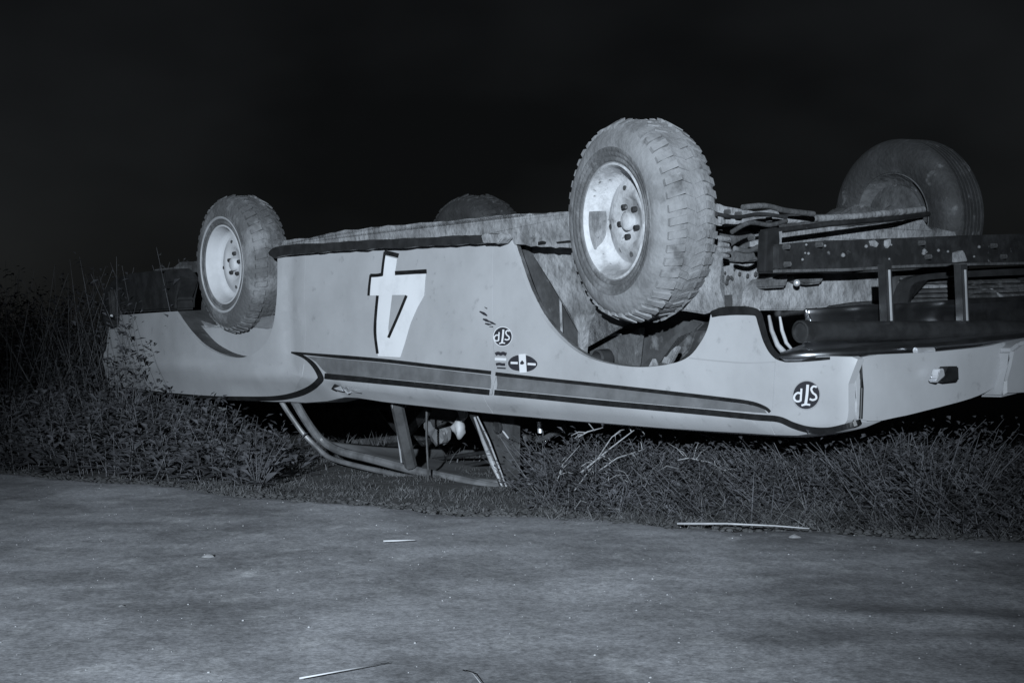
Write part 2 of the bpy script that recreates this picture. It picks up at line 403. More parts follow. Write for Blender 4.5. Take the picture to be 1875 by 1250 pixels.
stroke('swage_line', [(1262, 655), (1320, 661), (1370, 664), (1420, 662)], 2.4, 'decal_mid', car, off=.0012)

# the number
def poly(name, px, m, off=.0025, **p): return surf(name, px, m, car, off=off, thick=0, step=.04, **p)
num = link('number', None, None, car) if False else None
four = [(704.5, 468), (727, 474), (723, 502), (780, 501.5), (777, 541), (765, 562), (752, 592), (741, 630), (733, 654), (692, 652), (689.5, 610), (690, 570), (693, 541), (677.5, 541), (680, 508), (700, 506)]
hole = [(718, 540), (744, 540), (728, 580), (712, 616), (711, 600)]
n4 = surf('number_four', four, 'white', car, off=.0025, thick=0, step=.04, label='large white numeral 4, upside down on the door')
surf('number_counter', hole, 'paint', n4, off=.0035, thick=0, step=.04)
for pts, w in [([(703.5, 462), (716, 464.5), (729.5, 468)], 8), ([(704.5, 461), (701.5, 482), (699, 505)], 4.5), ([(678, 504), (690, 504), (700, 502)], 6),
               ([(678.5, 503), (676, 522), (674.5, 541)], 4), ([(691, 541), (687.5, 580), (686.5, 610), (691, 647)], 5), ([(723, 500), (750, 498.5), (781, 496.5)], 7.5), ([(744, 541), (730, 575), (711, 618)], 5)]:
    stroke('number_shadow', pts, w, 'black', n4, off=.0045, base=.002)

# stickers
def disc_sticker(cx, cy, rx, ry, ang, label):
    pts = []
    for k in range(32):
        a = 2 * math.pi * k / 32; x, y = rx * math.cos(a), ry * math.sin(a)
        pts.append((cx + x * math.cos(ang) - y * math.sin(ang), cy + x * math.sin(ang) + y * math.cos(ang)))
    rim = [(cx + (x - cx) * 1.08, cy + (y - cy) * 1.08) for x, y in pts]
    d = surf('round_sticker', rim, 'decal_mid' if rx > 20 else 'decal_light', car, off=.0022, thick=0, step=.03, label=label)
    surf('sticker_face', pts, 'decal_dark', d, off=.003, thick=0, step=.03)
    return d
def letters(d, cx, cy, s, S):
    for pts, w in S: stroke('letter', [(cx + x * s, cy + y * s) for x, y in pts], w * s, 'decal_light', d, off=.0045, base=.001)
STP = [([(-9, -12), (-9.5, -4), (-10.5, 11)], 3.6), ([(-10, -3), (-16, -4), (-21, 0), (-22.5, 6), (-19, 11), (-14, 11.5), (-10.5, 10)], 3.6),
       ([(2.5, -19), (1, 0), (-1.5, 17)], 5), ([(-9, 19), (-1, 17), (7, 18)], 3.4),
       ([(19, -14.5), (13, -16), (9, -11), (12, -4), (17, 0), (18, 6), (12, 9), (6, 7)], 3.6)]
d = disc_sticker(1476.5, 723, 24, 25.5, .3, 'dark round sticker with upside-down white letters on the fender nose'); letters(d, 1476.5, 723, 1.0, STP)
d = disc_sticker(920.5, 616, 16.5, 17, 0, 'small dark round sticker with upside-down letters behind the front wheel'); letters(d, 920, 616, .68, STP)
# oval sticker: dark lobes and a white upright bar with a small mark
d = surf('oval_sticker', spline([(930, 665), (936, 655), (948, 650), (962, 650), (975, 655), (984, 665), (978, 675), (965, 680), (950, 679), (936, 675)], 3, True), 'decal_dark', car, off=.0025, thick=0, step=.03, label='dark oval sticker crossed by a white bar')
stroke('sticker_bar', [(956, 648), (957, 665), (958, 682)], 13, 'decal_light', d, off=.004, base=.001)
stroke('sticker_bar', [(935, 664), (948, 664.5)], 4, 'decal_light', d, off=.004, base=.001, sp=False)
stroke('sticker_bar', [(966, 666), (981, 667)], 4, 'decal_light', d, off=.004, base=.001, sp=False)
surf('sticker_mark', [(952, 664), (956, 659), (960, 664), (958, 667), (953, 667)], 'decal_dark', d, off=.005, thick=0)
# square sticker with two blocks of small print
d = surf('square_sticker', [(905, 641), (928, 642), (928, 658), (927, 676), (911, 675), (905, 660)], 'decal_mid', car, off=.0022, thick=0, label='pale square sticker with two dark lines of print')
stroke('sticker_print', [(907, 648.5), (912, 646.5), (917, 648), (921, 646.5), (927, 649)], 6, 'decal_dark', d, off=.0035, base=.001)
stroke('sticker_print', [(908, 667), (914, 666), (919, 667), (925, 667)], 5, 'decal_dark', d, off=.0035, base=.001)
stroke('sticker_print', [(910, 673), (918, 673.5), (926, 674)], 2.5, 'decal_dark', d, off=.0035, base=.001)
stroke('sticker_bar', [(906, 657), (927, 658)], 5, 'decal_light', d, off=.0038, base=.001, sp=False)
# torn wing sticker
for pts, w in [([(878, 570), (886, 574), (892, 578)], [2, 5, 2]), ([(884, 584), (890, 586), (896, 589)], [2, 5, 2]), ([(888, 592), (894, 593.5), (900, 594)], [2, 3.5, 1]), ([(894, 587), (901, 591), (908, 594)], [1, 4, 1]), ([(887, 562), (892, 565)], [1, 2]), ([(896, 598), (903, 598)], [1, 2])]:
    stroke('wing_sticker', pts, w, 'decal_dark', car, off=.0025, base=.001)
# torn metal at the shoulder dent
for pts, w in [([(608, 712), (614, 704), (622, 706), (626, 714)], [2, 6, 3]), ([(612, 711), (620, 712)], [3, 5, 3]), ([(626, 708), (636, 711), (646, 720)], [2, 4, 3])]:
    pass
tear = [((606, 712), (612, 703), (620, 707), (612, 714)), ((611, 711), (622, 707), (627, 716), (617, 715)), ((627, 711), (634, 708), (644, 718), (636, 721)), ((640, 712), (650, 714), (660, 719), (648, 718))]
for k, q in enumerate(tear):
    bm = bmesh.new(); a = [bm.verts.new(PS(x, y, .004 + .018 * ((i + k) % 2))) for i, (x, y) in enumerate(q)]; b = [bm.verts.new(v.co + Vector((0, .006, 0))) for v in a]
    bm.faces.new(a); bm.faces.new(b[::-1])
    for i in range(4): bm.faces.new((a[i], b[i], b[(i + 1) % 4], a[(i + 1) % 4]))
    bm_obj('torn_metal', bm, ['black', 'bright', 'bright', 'paint'][k], car)

# rocker strip, frame rail, floor
plate('rocker_strip', spline([(490, 465), (497, 455), (520, 449), (600, 444), (700, 439), (800, 434), (885, 430), (908, 432), (912, 440), (880, 446), (800, 450), (700, 455), (600, 461), (520, 467), (500, 472)], 2, True), 'pipe', car, y=.0, t=.05, bev=.004, jag=2.2, label='dark dented rocker strip')
plate('rocker_mud', [(880, 431), (890, 427), (903, 431), (916, 427), (921, 436), (912, 447), (897, 443), (884, 446)], 'mud', car, y=-.012, t=.05, bev=.004)
plate('frame_rail', [(515, 449), (520, 440), (560, 438), (590, 434), (597, 428), (606, 430), (620, 425), (645, 420), (660, 421), (700, 415), (760, 409), (800, 405), (860, 400), (905, 397), (960, 393), (1045, 388), (1090, 386), (1090, 455), (1000, 452), (935, 446), (900, 432), (700, 440), (560, 448)], 'mud', car, y=.05, t=.14, jag=3, label='mud caked frame rail along the upturned sill')
bm = bmesh.new(); zf = PY(905, 410, .2).z
box_bm(bm, ((-4.2 - .75) / 2, 1.0, zf - .05), (3.45, 1.7, .04)); bm_obj('floor_pan', bm, 'mud_dark', car)
for p in [((985, 443), (993, 441), (999, 443), (998, 447), (985, 449)), ((1018, 443), (1040, 440), (1048, 441), (1048, 444), (1020, 446))]:
    plate('rail_slot', p, 'black', car, y=.046, t=.006)

# front wheel opening: lit inner edge, apron, dark inner panels
def arch_liner(name, px, m, depth, **p):
    bm = bmesh.new(); rows = []
    for a, b in px:
        q = PS(a, b); rows.append([bm.verts.new(q + Vector((0, .018, 0))), bm.verts.new(q + Vector((0, depth, 0)))])
    for i in range(len(rows) - 1): bm.faces.new((rows[i][0], rows[i][1], rows[i + 1][1], rows[i + 1][0]))
    return bm_obj(name, bm, m, car, True, **p)
arch_liner('arch_liner', front_arch, 'mud_dark', .035, label='muddy inner lip of the front wheel opening')
arch_liner('arch_liner', rear_arch, 'well', .30, label='dusty liner of the rear wheel opening, darkened to paint its crescent of shade')  # dark colour paints in the crescent of shade inside the opening
plate('wheel_apron', [(958, 440), (1045, 436), (1280, 420), (1312, 470), (1306, 520), (1316, 563), (1300, 572), (1290, 575), (1200, 560), (1085, 560), (1068, 598), (1064, 655), (1058, 640), (1058, 606), (1045, 575), (1010, 520), (980, 472)], 'mud', car, y=.17, t=.03, label='pale muddy apron behind the front wheel')
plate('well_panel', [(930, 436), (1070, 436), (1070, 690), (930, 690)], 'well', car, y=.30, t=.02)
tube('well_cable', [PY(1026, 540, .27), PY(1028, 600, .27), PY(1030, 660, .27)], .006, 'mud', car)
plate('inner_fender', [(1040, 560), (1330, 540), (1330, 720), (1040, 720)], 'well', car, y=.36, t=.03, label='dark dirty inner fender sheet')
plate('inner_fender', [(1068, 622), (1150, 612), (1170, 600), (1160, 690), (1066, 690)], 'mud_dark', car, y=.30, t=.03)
plate('brace', [(1066, 584), (1090, 580), (1090, 585), (1074, 590), (1076, 618), (1130, 610), (1131, 613), (1068, 622)], 'mud', car, y=.28, t=.02)
for q in ([(1150, 690), (1265, 585), (1290, 590), (1185, 690)], [(1185, 690), (1240, 615), (1275, 600), (1262, 640), (1215, 690)]):
    plate('brace', q, 'well', car, y=.30, t=.06, bev=.006)
for q in ([(1210, 664), (1216, 652), (1221, 655), (1228, 641), (1238, 633), (1241, 637), (1225, 668)], [(1186, 672), (1194, 656), (1200, 670)]):
    plate('torn_sheet', q, 'mud', car, y=.15, t=.02, bev=.003)
bm = bmesh.new(); c = PY(1113, 655, .26)
lathe_bm(bm, [(.035, 0), (.035, -.05), (.027, -.055), (.02, -.03), (0, -.03)], 24)
o = bm_obj('mount', bm, 'pipe', car); o.location = c; auto(o)

# rear wheelhouse and tail
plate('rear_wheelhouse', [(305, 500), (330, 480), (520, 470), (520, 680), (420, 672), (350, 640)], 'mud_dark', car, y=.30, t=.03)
plate('wheelhouse_flange', spline([(348, 575), (372, 600), (396, 596), (470, 600), (500, 600), (505, 560), (508, 610), (490, 645), (450, 662), (400, 655), (368, 630), (352, 604)], 2, True), 'paint', car, y=.09, t=.02)
plate('rear_bumper', [(188, 530), (205, 512), (240, 500), (318, 492), (330, 512), (318, 548), (322, 568), (208, 574), (190, 566)], 'pipe', car, y=.05, t=.12, bev=.012, label='dark rear bumper end and valance')
plate('rear_bumper', [(186, 540), (199, 530), (203, 580), (198, 600), (184, 590)], 'dark_metal', car, y=.02, t=1.8, bev=.01, label='dark end of the tail')
tube('bumper_highlight', [PY(204, 578, .0), PY(208, 577, .06)], .008, 'ring', car)  # pale stub painting in the highlight on the bumper end

# hood, deck, cowl and far side (the shell round the cabin)
zb = PS(1200, 782).z; 
def slab(name, x0, x1, y0, y1, z0, z1, m, **p):
    bm = bmesh.new(); box_bm(bm, ((x0 + x1) / 2, (y0 + y1) / 2, (z0 + z1) / 2), (x1 - x0, y1 - y0, z1 - z0)); bmesh.ops.bevel(bm, geom=bm.edges[:], offset=.012, segments=2, affect='EDGES')
    return auto(bm_obj(name, bm, m, car, **p))
slab('hood', -.62, .93, .14, 1.80, zb + .12, zb + .16, 'paint', label='pale hood facing the ground')
slab('rear_deck', -4.3, -2.75, .14, 1.80, PY(300, 722, .15).z + .08, PY(300, 722, .15).z + .12, 'paint', label='pale rear deck facing the ground')
slab('firewall', -.72, -.68, .12, 1.82, zb + .02, zf - .08, 'well')
slab('rear_bulkhead', -2.9, -2.86, .35, 1.7, zb + .06, zf - .08, 'well')
slab('far_side', -4.45, -3.4, 1.86, 1.94, zb + .02, .0, 'paint')
slab('far_side', -2.6, -.5, 1.86, 1.94, zb + .02, .02, 'paint')
slab('far_side', .55, 1.1, 1.86, 1.94, zb + .02, -.05, 'paint')

# front end
fx = PS(1579, 700).x
plate('front_panel', spline([(1571, 656), (1700, 645), (1800, 635), (1846, 628), (1848, 660), (1838, 690), (1815, 712), (1775, 730), (1700, 750), (1640, 764), (1573, 771), (1571, 710)], 3, True), 'paint', car, x=fx - .018, t=.03, bev=.006, label='pale blank panel closing the headlamp opening')
tube('panel_edge', [PX(1575, 664, fx - .016), PX(1578, 710, fx - .016), PX(1576, 766, fx - .016)], .006, 'black', car)
plate('nose_centre', [(1852, 640), (1870, 626), (2000, 600), (2000, 700), (1875, 718), (1835, 728), (1848, 700), (1856, 670)], 'paint', car, x=fx + .03, t=.10, bev=.012, label='pale centre nose piece at the right of the front')
pb = plate('nose_bracket', [(1738, 671), (1756, 670), (1757, 697), (1728, 700), (1724, 694), (1732, 690)], 'black', car, x=fx + .02, t=.05, bev=.004, label='small black bracket on the blank panel')
plate('bracket_edge', [(1721, 676), (1729, 674), (1731, 688), (1717, 701), (1713, 696), (1719, 690)], 'bright', pb, x=fx + .026, t=.03, bev=.003)
stroke('panel_mark', [(1664, 672), (1667, 679)], 4, 'decal_mid', car, fn=lambda a, b, o: PX(a, b, fx - .018 + .001 + o), off=.002, base=0)

# chrome bumper: a swept blade round the corner
def sweep(name, rows, m, parent=car, **p):
    bm = bmesh.new(); R_ = [[bm.verts.new(q) for q in r] for r in rows]
    for i in range(len(R_) - 1):
        for k in range(len(R_[0]) - 1): bm.faces.new((R_[i][k], R_[i][k + 1], R_[i + 1][k + 1], R_[i + 1][k]))
    o = bm_obj(name, bm, m, parent, True, **p); s = o.modifiers.new('thickness', 'SOLIDIFY'); s.thickness = .006; s.offset = 0; s.use_rim = False; return o
zt = PY(1400, 570, 0).z; zl = PY(1432, 655, 0).z
print('zt zl fx', zt, zl, fx)
path = [(.80, .0, 1), (.82, -.002, 1), (.845, .003, 1), (.88, .03, 1), (.915, .10, 1), (.935, .22, 1), (.95, .4, 1), (.965, .7, 1), (.97, 1.0, 1), (.96, 1.3, 1), (.93, 1.7, 1), (.88, 1.9, 1)]
path = [tuple(q) for q in spline(path, 4)]
prof = [(-.09, 1.0), (-.075, .98), (-.085, .88), (-.10, .65), (-.09, .40), (-.06, .24), (-.01, .16), (.025, .11), (.03, .03), (.01, -.04), (-.03, -.05)]     # (outwards, height fraction)
rows = []
for i, q in enumerate(path):
    a = Vector(path[max(0, i - 1)][:2]); b = Vector(path[min(len(path) - 1, i + 1)][:2]); t = (b - a).normalized(); nrm = Vector((t.y, -t.x))
    rows.append([(q[0] + nrm.x * w, q[1] + nrm.y * w, zl + (zt - zl) * h) for w, h in prof])
sweep('front_bumper', rows, 'chrome', label='dark chrome front bumper wrapping round the corner')
tube('bumper_glint', [PY(1408, 578, .02), PY(1413, 605, .01), PY(1424, 632, .0), PY(1438, 648, .0)], [.005, .007, .008, .010], 'bright', car)  # lit bands of the chrome corner, put in as pale tubes
tube('bumper_glint', [PY(1428, 580, .06), PY(1432, 605, .05), PY(1440, 628, .04), PY(1452, 642, .03)], [.004, .006, .006, .004], 'ring', car)  # second painted glint, inboard of the first
stroke('bumper_gasket', [(1302, 575), (1320, 570), (1345, 568), (1375, 569), (1388, 574), (1394, 592), (1403, 622), (1416, 645), (1434, 656), (1470, 658), (1520, 655)], [10, 15, 15, 12, 12, 11, 10, 7, 4], 'black', car, off=.012, base=-.01, label='black gap strip between bumper and fender')
tube('bumper_clip', [PX(1676, 642, 1.005), PX(1708, 641, 1.005)], .010, 'bright', car)

# tube bar and its uprights
def hollow(name, pts, r, m, **p):
    bm = bmesh.new(); tube_bm(bm, pts, r, 20, caps=False)
    return bm_obj(name, bm, m, car, True, **p)
bx = .93
p0 = PX(1466, 607, bx); p1 = PX(1875, 603, bx); dirp = (p1 - p0).normalized(); p1 = p0 + dirp * 1.75
bar = tube('push_bar', [p0 + dirp * .004, p1], .031, 'pipe', car, seg=20, label='black pipe bar across the front with an open end')
bm = bmesh.new(); 
lathe_bm(bm, [(.034, .03), (.034, -.002), (.028, -.004), (.026, .02), (0, .021)], 24)
o = bm_obj('pipe_end', bm, 'dark_metal', bar); o.location = p0; auto(o)
for xx in (1622, 1761):
    a = PX(xx, 484, bx); b = PX(xx, 592, bx); bm = bmesh.new()
    c = (a + b) / 2; box_bm(bm, c, (.028, .034, (a - b).length)); 
    u = bm_obj('upright_bar', bm, 'pipe', car)
    bm = bmesh.new(); box_bm(bm, c + Vector((.017, .001, -.005)), (.004, .006, (a - b).length * .86)); bm_obj('bright_edge', bm, 'ring', u)

# crossmember and sheet behind the bar
plate('crossmember', [(1424, 447), (1500, 441), (1640, 436), (1760, 431), (2150, 420), (2150, 480), (1875, 484), (1760, 487), (1640, 492), (1560, 497), (1440, 500), (1424, 494)], 'dark_metal', car, x=.72, t=.08, bev=.006, label='dirty black front crossmember')
plate('crossmember_flange', [(1424, 494), (1560, 491), (1640, 486), (1760, 482), (2150, 474), (2150, 478), (1760, 486.5), (1640, 491), (1560, 496), (1424, 499)], 'mud_dark', car, x=.74, t=.02)
plate('frame_horn', [(1404, 420), (1428, 415), (1430, 440), (1424, 500), (1400, 500)], 'black', car, x=.70, t=.04, bev=.006)
plate('horn_mud', [(1424, 425), (1432, 423), (1430, 470), (1426, 500), (1420, 500)], 'mud', car, x=.68, t=.02)
for k in range(16):
    px_ = 1450 + random.random() * 420; py_ = 446 + random.random() * 34
    bm = bmesh.new(); bmesh.ops.create_icosphere(bm, subdivisions=1, radius=random.uniform(.004, .009))
    o = bm_obj('mud_spot', bm, 'mud', car, True); o.location = PX(px_, py_, .725)
plate('mud_cake', [(1594, 441), (1602, 439), (1610, 446), (1606, 453), (1597, 450)], 'mud', car, x=.728, t=.02, bev=.002)
plate('mud_cake', [(1622, 440), (1632, 437), (1632, 448), (1626, 455), (1622, 450)], 'mud', car, x=.728, t=.02, bev=.002)
plate('mud_cake', [(1752, 462), (1764, 458), (1768, 466), (1772, 478), (1752, 480)], 'mud', car, x=.95, t=.02, bev=.002)
plate('valance', [(1370, 535), (1385, 512), (1440, 500), (1520, 502), (1700, 493), (1700, 540), (1640, 548), (1560, 553), (1500, 560), (1480, 568), (1380, 568), (1368, 562)], 'mud', car, x=.60, t=.03, bev=.004, label='pale sheet valance behind the bumper')
for q in ([(1400, 512), (1438, 500), (1445, 508), (1440, 526), (1402, 528)], [(1455, 503), (1500, 500), (1512, 505), (1505, 519), (1475, 522), (1460, 516)]):
    plate('bracket', q, 'mud_dark', car, x=.64, t=.05, bev=.006)
bm = bmesh.new(); bmesh.ops.create_icosphere(bm, subdivisions=2, radius=.012); o = bm_obj('bolt', bm, 'bright', car, True); o.location = PX(1459, 518, .66)
plate('valance_edge', [(1490, 572), (1520, 562), (1600, 556), (1640, 555), (1640, 562), (1600, 563), (1530, 569), (1500, 577)], 'black', car, x=.70, t=.03)
plate('valance_edge', [(1498, 578), (1530, 571), (1640, 563), (1640, 567), (1530, 576), (1505, 581)], 'mud', car, x=.71, t=.01)
# louvred radiator sheet: frame and slats
plate('grille_frame', spline([(1638, 574), (1650, 535), (1662, 512), (1690, 503), (1755, 497), (1900, 490), (1990, 488), (1990, 500), (1900, 502), (1760, 508), (1700, 512), (1675, 518), (1664, 536), (1658, 574)], 2, True), 'pipe', car, x=.74, t=.03)
plate('radiator', [(1640, 500), (2150, 470), (2150, 600), (1500, 600), (1500, 575), (1640, 568)], 'well', car, x=.62, t=.03)
for k in range(7):
    y0 = 516 + k * 8.6
    for (a, b) in ((1668 - k * 3, 1756), (1768, 1950)):
        sl = -.03
        q = [(a, y0), (b, y0 + sl * (b - a)), (b, y0 + 4 + sl * (b - a)), (a, y0 + 4)]
        pts = [PX(u, v, .70) for u, v in q]; bm = bmesh.new()
        A = [bm.verts.new(p) for p in pts]; B = [bm.verts.new(p + Vector((-.045, 0, .018))) for p in pts]
        bm.faces.new(A); bm.faces.new(B[::-1])
        for i in range(4): bm.faces.new((A[i], B[i], B[(i + 1) % 4], A[(i + 1) % 4]))
        bm_obj('slat', bm, 'mud' if (k in (1, 5) and a < 1700) else 'mud_dark', car)
for k in range(22):       # lower mesh strip seen over the pipe
    u = 1500 + k * 11; bm = bmesh.new(); box_bm(bm, PX(u, 584 - .035 * (u - 1500), .72), (.01, .014, .02)); bm_obj('mesh_tab', bm, 'mud_dark' if k % 3 else 'mud', car)
tube('strut', [PX(1780, 508, .66), PX(1835, 545, .70)], .008, 'mud', car)
tube('strut', [PX(1770, 560, .66), PX(1900, 498, .70)], .012, 'pipe', car)

# suspension behind the front wheel
tube('tie_rod', [PX(1325, 405, .25), PX(1420, 404, .32), PX(1560, 397, .32), PX(1690, 384, .25)], [.018, .014, .012, .014], 'mud', car, label='muddy tie rod reaching to the far wheel')
tube('sway_bar', [PX(1420, 423, .45), PX(1520, 410, .45), PX(1640, 400, .4), PX(1700, 392, .3)], .010, 'dark_metal', car)
plate('engine_crossmember', [(1425, 440), (1440, 422), (1500, 412), (1560, 416), (1600, 410), (1690, 402), (1705, 420), (1760, 428), (1760, 445), (1425, 452)], 'mud', car, x=.30, t=.2, jag=3, label='mud caked engine crossmember')
plate('control_arm', [(1300, 372), (1318, 372), (1345, 385), (1385, 388), (1425, 382), (1434, 400), (1405, 404), (1370, 398), (1345, 402), (1345, 414), (1300, 412)], 'mud', car, x=.22, t=.10, bev=.008, label='muddy control arm beside the front tyre')
plate('control_arm', [(1300, 424), (1330, 418), (1368, 420), (1402, 436), (1402, 448), (1366, 446), (1380, 468), (1398, 478), (1360, 480), (1300, 474)], 'mud_dark', car, x=.16, t=.10, bev=.008)
for k, yy in enumerate((437, 448, 458, 468)):
    tube('spring_coil', [PX(1296, yy + 2, .24), PX(1318, yy, .25), PX(1336 - 3 * (k % 2), yy + 1, .24)], [.011, .012, .007], 'mud', car)
plate('backing_plate', spline([(1300, 478), (1345, 474), (1392, 488), (1404, 520), (1380, 556), (1345, 566), (1295, 574)], 3, True), 'rim_mud' if False else 'mud', car, x=.12, t=.05, bev=.006, label='speckled brake backing plate')
for k in range(14):
    bm = bmesh.new(); bmesh.ops.create_icosphere(bm, subdivisions=1, radius=random.uniform(.006, .012)); o = bm_obj('mud_spot', bm, 'well', car, True)
    o.location = PX(1308 + random.random() * 80, 488 + random.random() * 30, .128); o.scale = (.3, 1, 1)
for k, (L, rr_, mm, nm) in enumerate([([(1312, 392), (1350, 398), (1392, 392), (1440, 398)], .007, 'dark_metal', 'brake_hose'), ([(1340, 425), (1372, 408), (1410, 412), (1440, 404)], .008, 'mud_dark', 'brake_hose'),
        ([(1345, 455), (1370, 460), (1392, 452), (1402, 470)], .009, 'well', 'brake_hose'), ([(1440, 470), (1480, 462), (1530, 468), (1560, 476)], .006, 'mud_dark', 'brake_hose'), ([(1360, 380), (1400, 377), (1440, 386), (1490, 392)], .010, 'mud_dark', 'drag_link'),
        ([(1780, 520), (1820, 516), (1850, 530), (1890, 524)], .007, 'mud_dark', 'brake_hose'), ([(1765, 545), (1800, 530), (1850, 552), (1890, 560)], .009, 'well', 'brake_hose')]):
    tube(nm, [PX(a, b, .40 if a < 1700 else .69) for a, b in spline([Vector((u, v)) for u, v in L], 4)], rr_, mm, car)
for (a, b) in ((1332, 388), (1352, 392), (1376, 436), (1408, 402), (1440, 452), (1442, 484), (1500, 448), (1688, 445), (1700, 470), (1820, 450), (1838, 470)):
    bm = bmesh.new(); bmesh.ops.create_cone(bm, cap_ends=True, segments=6, radius1=.010, radius2=.009, depth=.02, matrix=Matrix.Rotation(R(90), 4, 'Y'))
    o = bm_obj('bolt', bm, 'mud_dark', car); o.location = PX(a, b, .73 if a > 1435 else .34)
plate('axle_mud', [(1540, 392), (1560, 378), (1590, 376), (1610, 384), (1600, 400), (1545, 402)], 'mud_dark', car, x=.1, t=.1, bev=.01)
tube('axle', [(0, .25, -.02), (0, 1.62, -.02)], .04, 'mud_dark', car, label='front axle beam')
tube('axle', [(-3.02, .25, 0), (-3.02, 1.62, 0)], .045, 'mud_dark', car, label='rear axle beam')

# ------------------------------------------------------------------ wheels
RT = .353; WY = .255 * .85
def tyre_bm(seed, lug=.012, n=46):
    rr = random.Random(seed); bm = bmesh.new()
    prof = [(.198, .012), (.206, -.004), (.222, -.010), (.226, -.006), (.232, -.012), (.262, -.018), (.290, -.014), (.312, .0), (.330, .018), (.342, .036),
            (.347, .055), (.349, .10), (.350, .128), (.349, .155), (.347, .20), (.342, .219), (.330, .237), (.312, .255), (.290, .268), (.262, .272), (.232, .266), (.206, .258), (.198, .243)]
    lathe_bm(bm, prof, 120, close=True)
    def lugbox(a0, a1, y0, y1, r0, r1, sk=0.0, r0b=None, r1b=None):
        vs_ = []
        for (a, y, s) in ((a0, y0, 0), (a1, y0, 0), (a1 + sk, y1, 1), (a0 + sk, y1, 1)):
            for q in ((r0b if (s and r0b) else r0), (r1b if (s and r1b) else r1)):
                vs_.append(bm.verts.new((q * math.cos(a), y, q * math.sin(a))))
        A = vs_[0::2]; B = vs_[1::2]; bm.faces.new(B)
        for i in range(4): bm.faces.new((A[i], A[(i + 1) % 4], B[(i + 1) % 4], B[i]))
    st = 2 * math.pi / n
    for k in range(n):
        a = k * st; j = lambda s=.0032: rr.uniform(-s, s)
        lugbox(a + st * .12, a + st * .66, .012, .075, .322, .337 + j(), st * .25, .345, .349 + lug + j())
        lugbox(a + st * .42, a + st * .95, .079, .122, .345, .349 + lug * .35 + j(), -st * .3)
        lugbox(a + st * .02, a + st * .55, .127, .172, .345, .349 + lug * .35 + j(), st * .3)
        lugbox(a + st * .32, a + st * .88, .177, .243, .345, .349 + lug + j(), -st * .25, .322, .337 + j())
    return bm
def ribbed_bm():
    bm = bmesh.new()
    prof = [(.198, .012), (.206, -.004), (.232, -.012), (.262, -.016), (.300, -.010), (.330, .010), (.346, .030)]
    y = .034
    while y < .2:
        prof += [(.353, y), (.353, y + .020), (.345, y + .022), (.345, y + .027)]; y += .029
    prof += [(.353, .21), (.346, .225), (.330, .245), (.300, .262), (.262, .268), (.232, .264), (.206, .256), (.198, .243)]
    lathe_bm(bm, prof, 110, close=True); return bm
def rim_bm():
    bm = bmesh.new()
    lathe_bm(bm, [(.206, .004), (.205, -.006), (.198, -.008), (.192, .0), (.188, .018), (.180, .030), (.176, .055), (.168, .078), (.150, .088), (.130, .078), (.105, .066), (.085, .070), (.074, .082), (.034, .082), (.034, .060), (.026, .052), (0, .050)], 72)
    lathe_bm(bm, [(.206, .004), (.190, .03), (.180, .05), (.180, .21), (.200, .25), (.206, .25), (.198, .253), (.176, .212), (.160, .20), (.10, .19), (0, .19)], 72)
    return bm
rims = {}
def wheel(name_label, tyre_me, tm, rm, loc, steer=0.0, flip=False, ring=False, spin=0.0, camber=0.0):
    if rm not in rims:
        bm = rim_bm(); bmesh.ops.recalc_face_normals(bm, faces=bm.faces); me = bpy.data.meshes.new('wheel'); bm.to_mesh(me); bm.free(); me.materials.append(M[rm]); rims[rm] = me
    w = link('wheel', rims[rm], None, car, label=name_label); auto(w, 50)
    t = link('tyre', tyre_me, None, w); 
    if not tyre_me.materials: tyre_me.materials.append(M[tm])
    w.location = loc
    w.rotation_euler = (camber, spin * 0, steer + (math.pi if flip else 0)); w.rotation_mode = 'YXZ' if False else 'XYZ'
    for k in range(5):
        a = 2 * math.pi * k / 5 + .35 + spin; bm = bmesh.new()
        bmesh.ops.create_cone(bm, cap_ends=True, segments=6, radius1=.011, radius2=.009, depth=.024, matrix=Matrix.Translation((.056 * math.cos(a), .073, .056 * math.sin(a))) @ Matrix.Rotation(R(90), 4, 'X'))
        bm_obj('wheel_nut', bm, 'dark_metal', w)
    for k in range(8):
        a = 2 * math.pi * k / 8 + .1; bm = bmesh.new()
        bmesh.ops.create_cone(bm, cap_ends=True, segments=14, radius1=.009, radius2=.009, depth=.006, matrix=Matrix.Translation((.118 * math.cos(a), .0705, .118 * math.sin(a))) @ Matrix.Rotation(R(90), 4, 'X'))
        if k % 2 == 0: bm_obj('vent_hole', bm, 'well', w)
        else: bm.free()
    bm = bmesh.new(); lathe_bm(bm, [(.209, -.005), (.212, -.009), (.221, -.0125), (.224, -.0085), (.227, -.0085), (.231, -.0135), (.240, -.0165), (.243, -.0145), (.246, -.0175), (.258, -.0195), (.261, -.0175)], 90); bm_obj('sidewall_ring', bm, 'tyre_rear' if tm == 'tyre_mud' else tm, w, True)
    if ring:
        bm = bmesh.new(); lathe_bm(bm, [(.236, -.015), (.238, -.0195), (.246, -.0205), (.249, -.0185)], 80); bm_obj('whitewall', bm, 'ring', w, True)
    bm = bmesh.new(); lathe_bm(bm, [(.15, .16), (.15, .225), (.12, .24), (.06, .245), (.05, .265), (0, .27)], 40); auto(bm_obj('brake_drum', bm, 'mud_dark', w))
    return w
def to_me(bm, name, sharp=30):
    bmesh.ops.recalc_face_normals(bm, faces=bm.faces)
    for f in bm.faces: f.smooth = True
    for e in bm.edges:
        if len(e.link_faces) == 2 and e.calc_face_angle(0) > R(sharp): e.smooth = False
        elif len(e.link_faces) == 1: e.smooth = False
    me = bpy.data.meshes.new(name); bm.to_mesh(me); bm.free(); return me
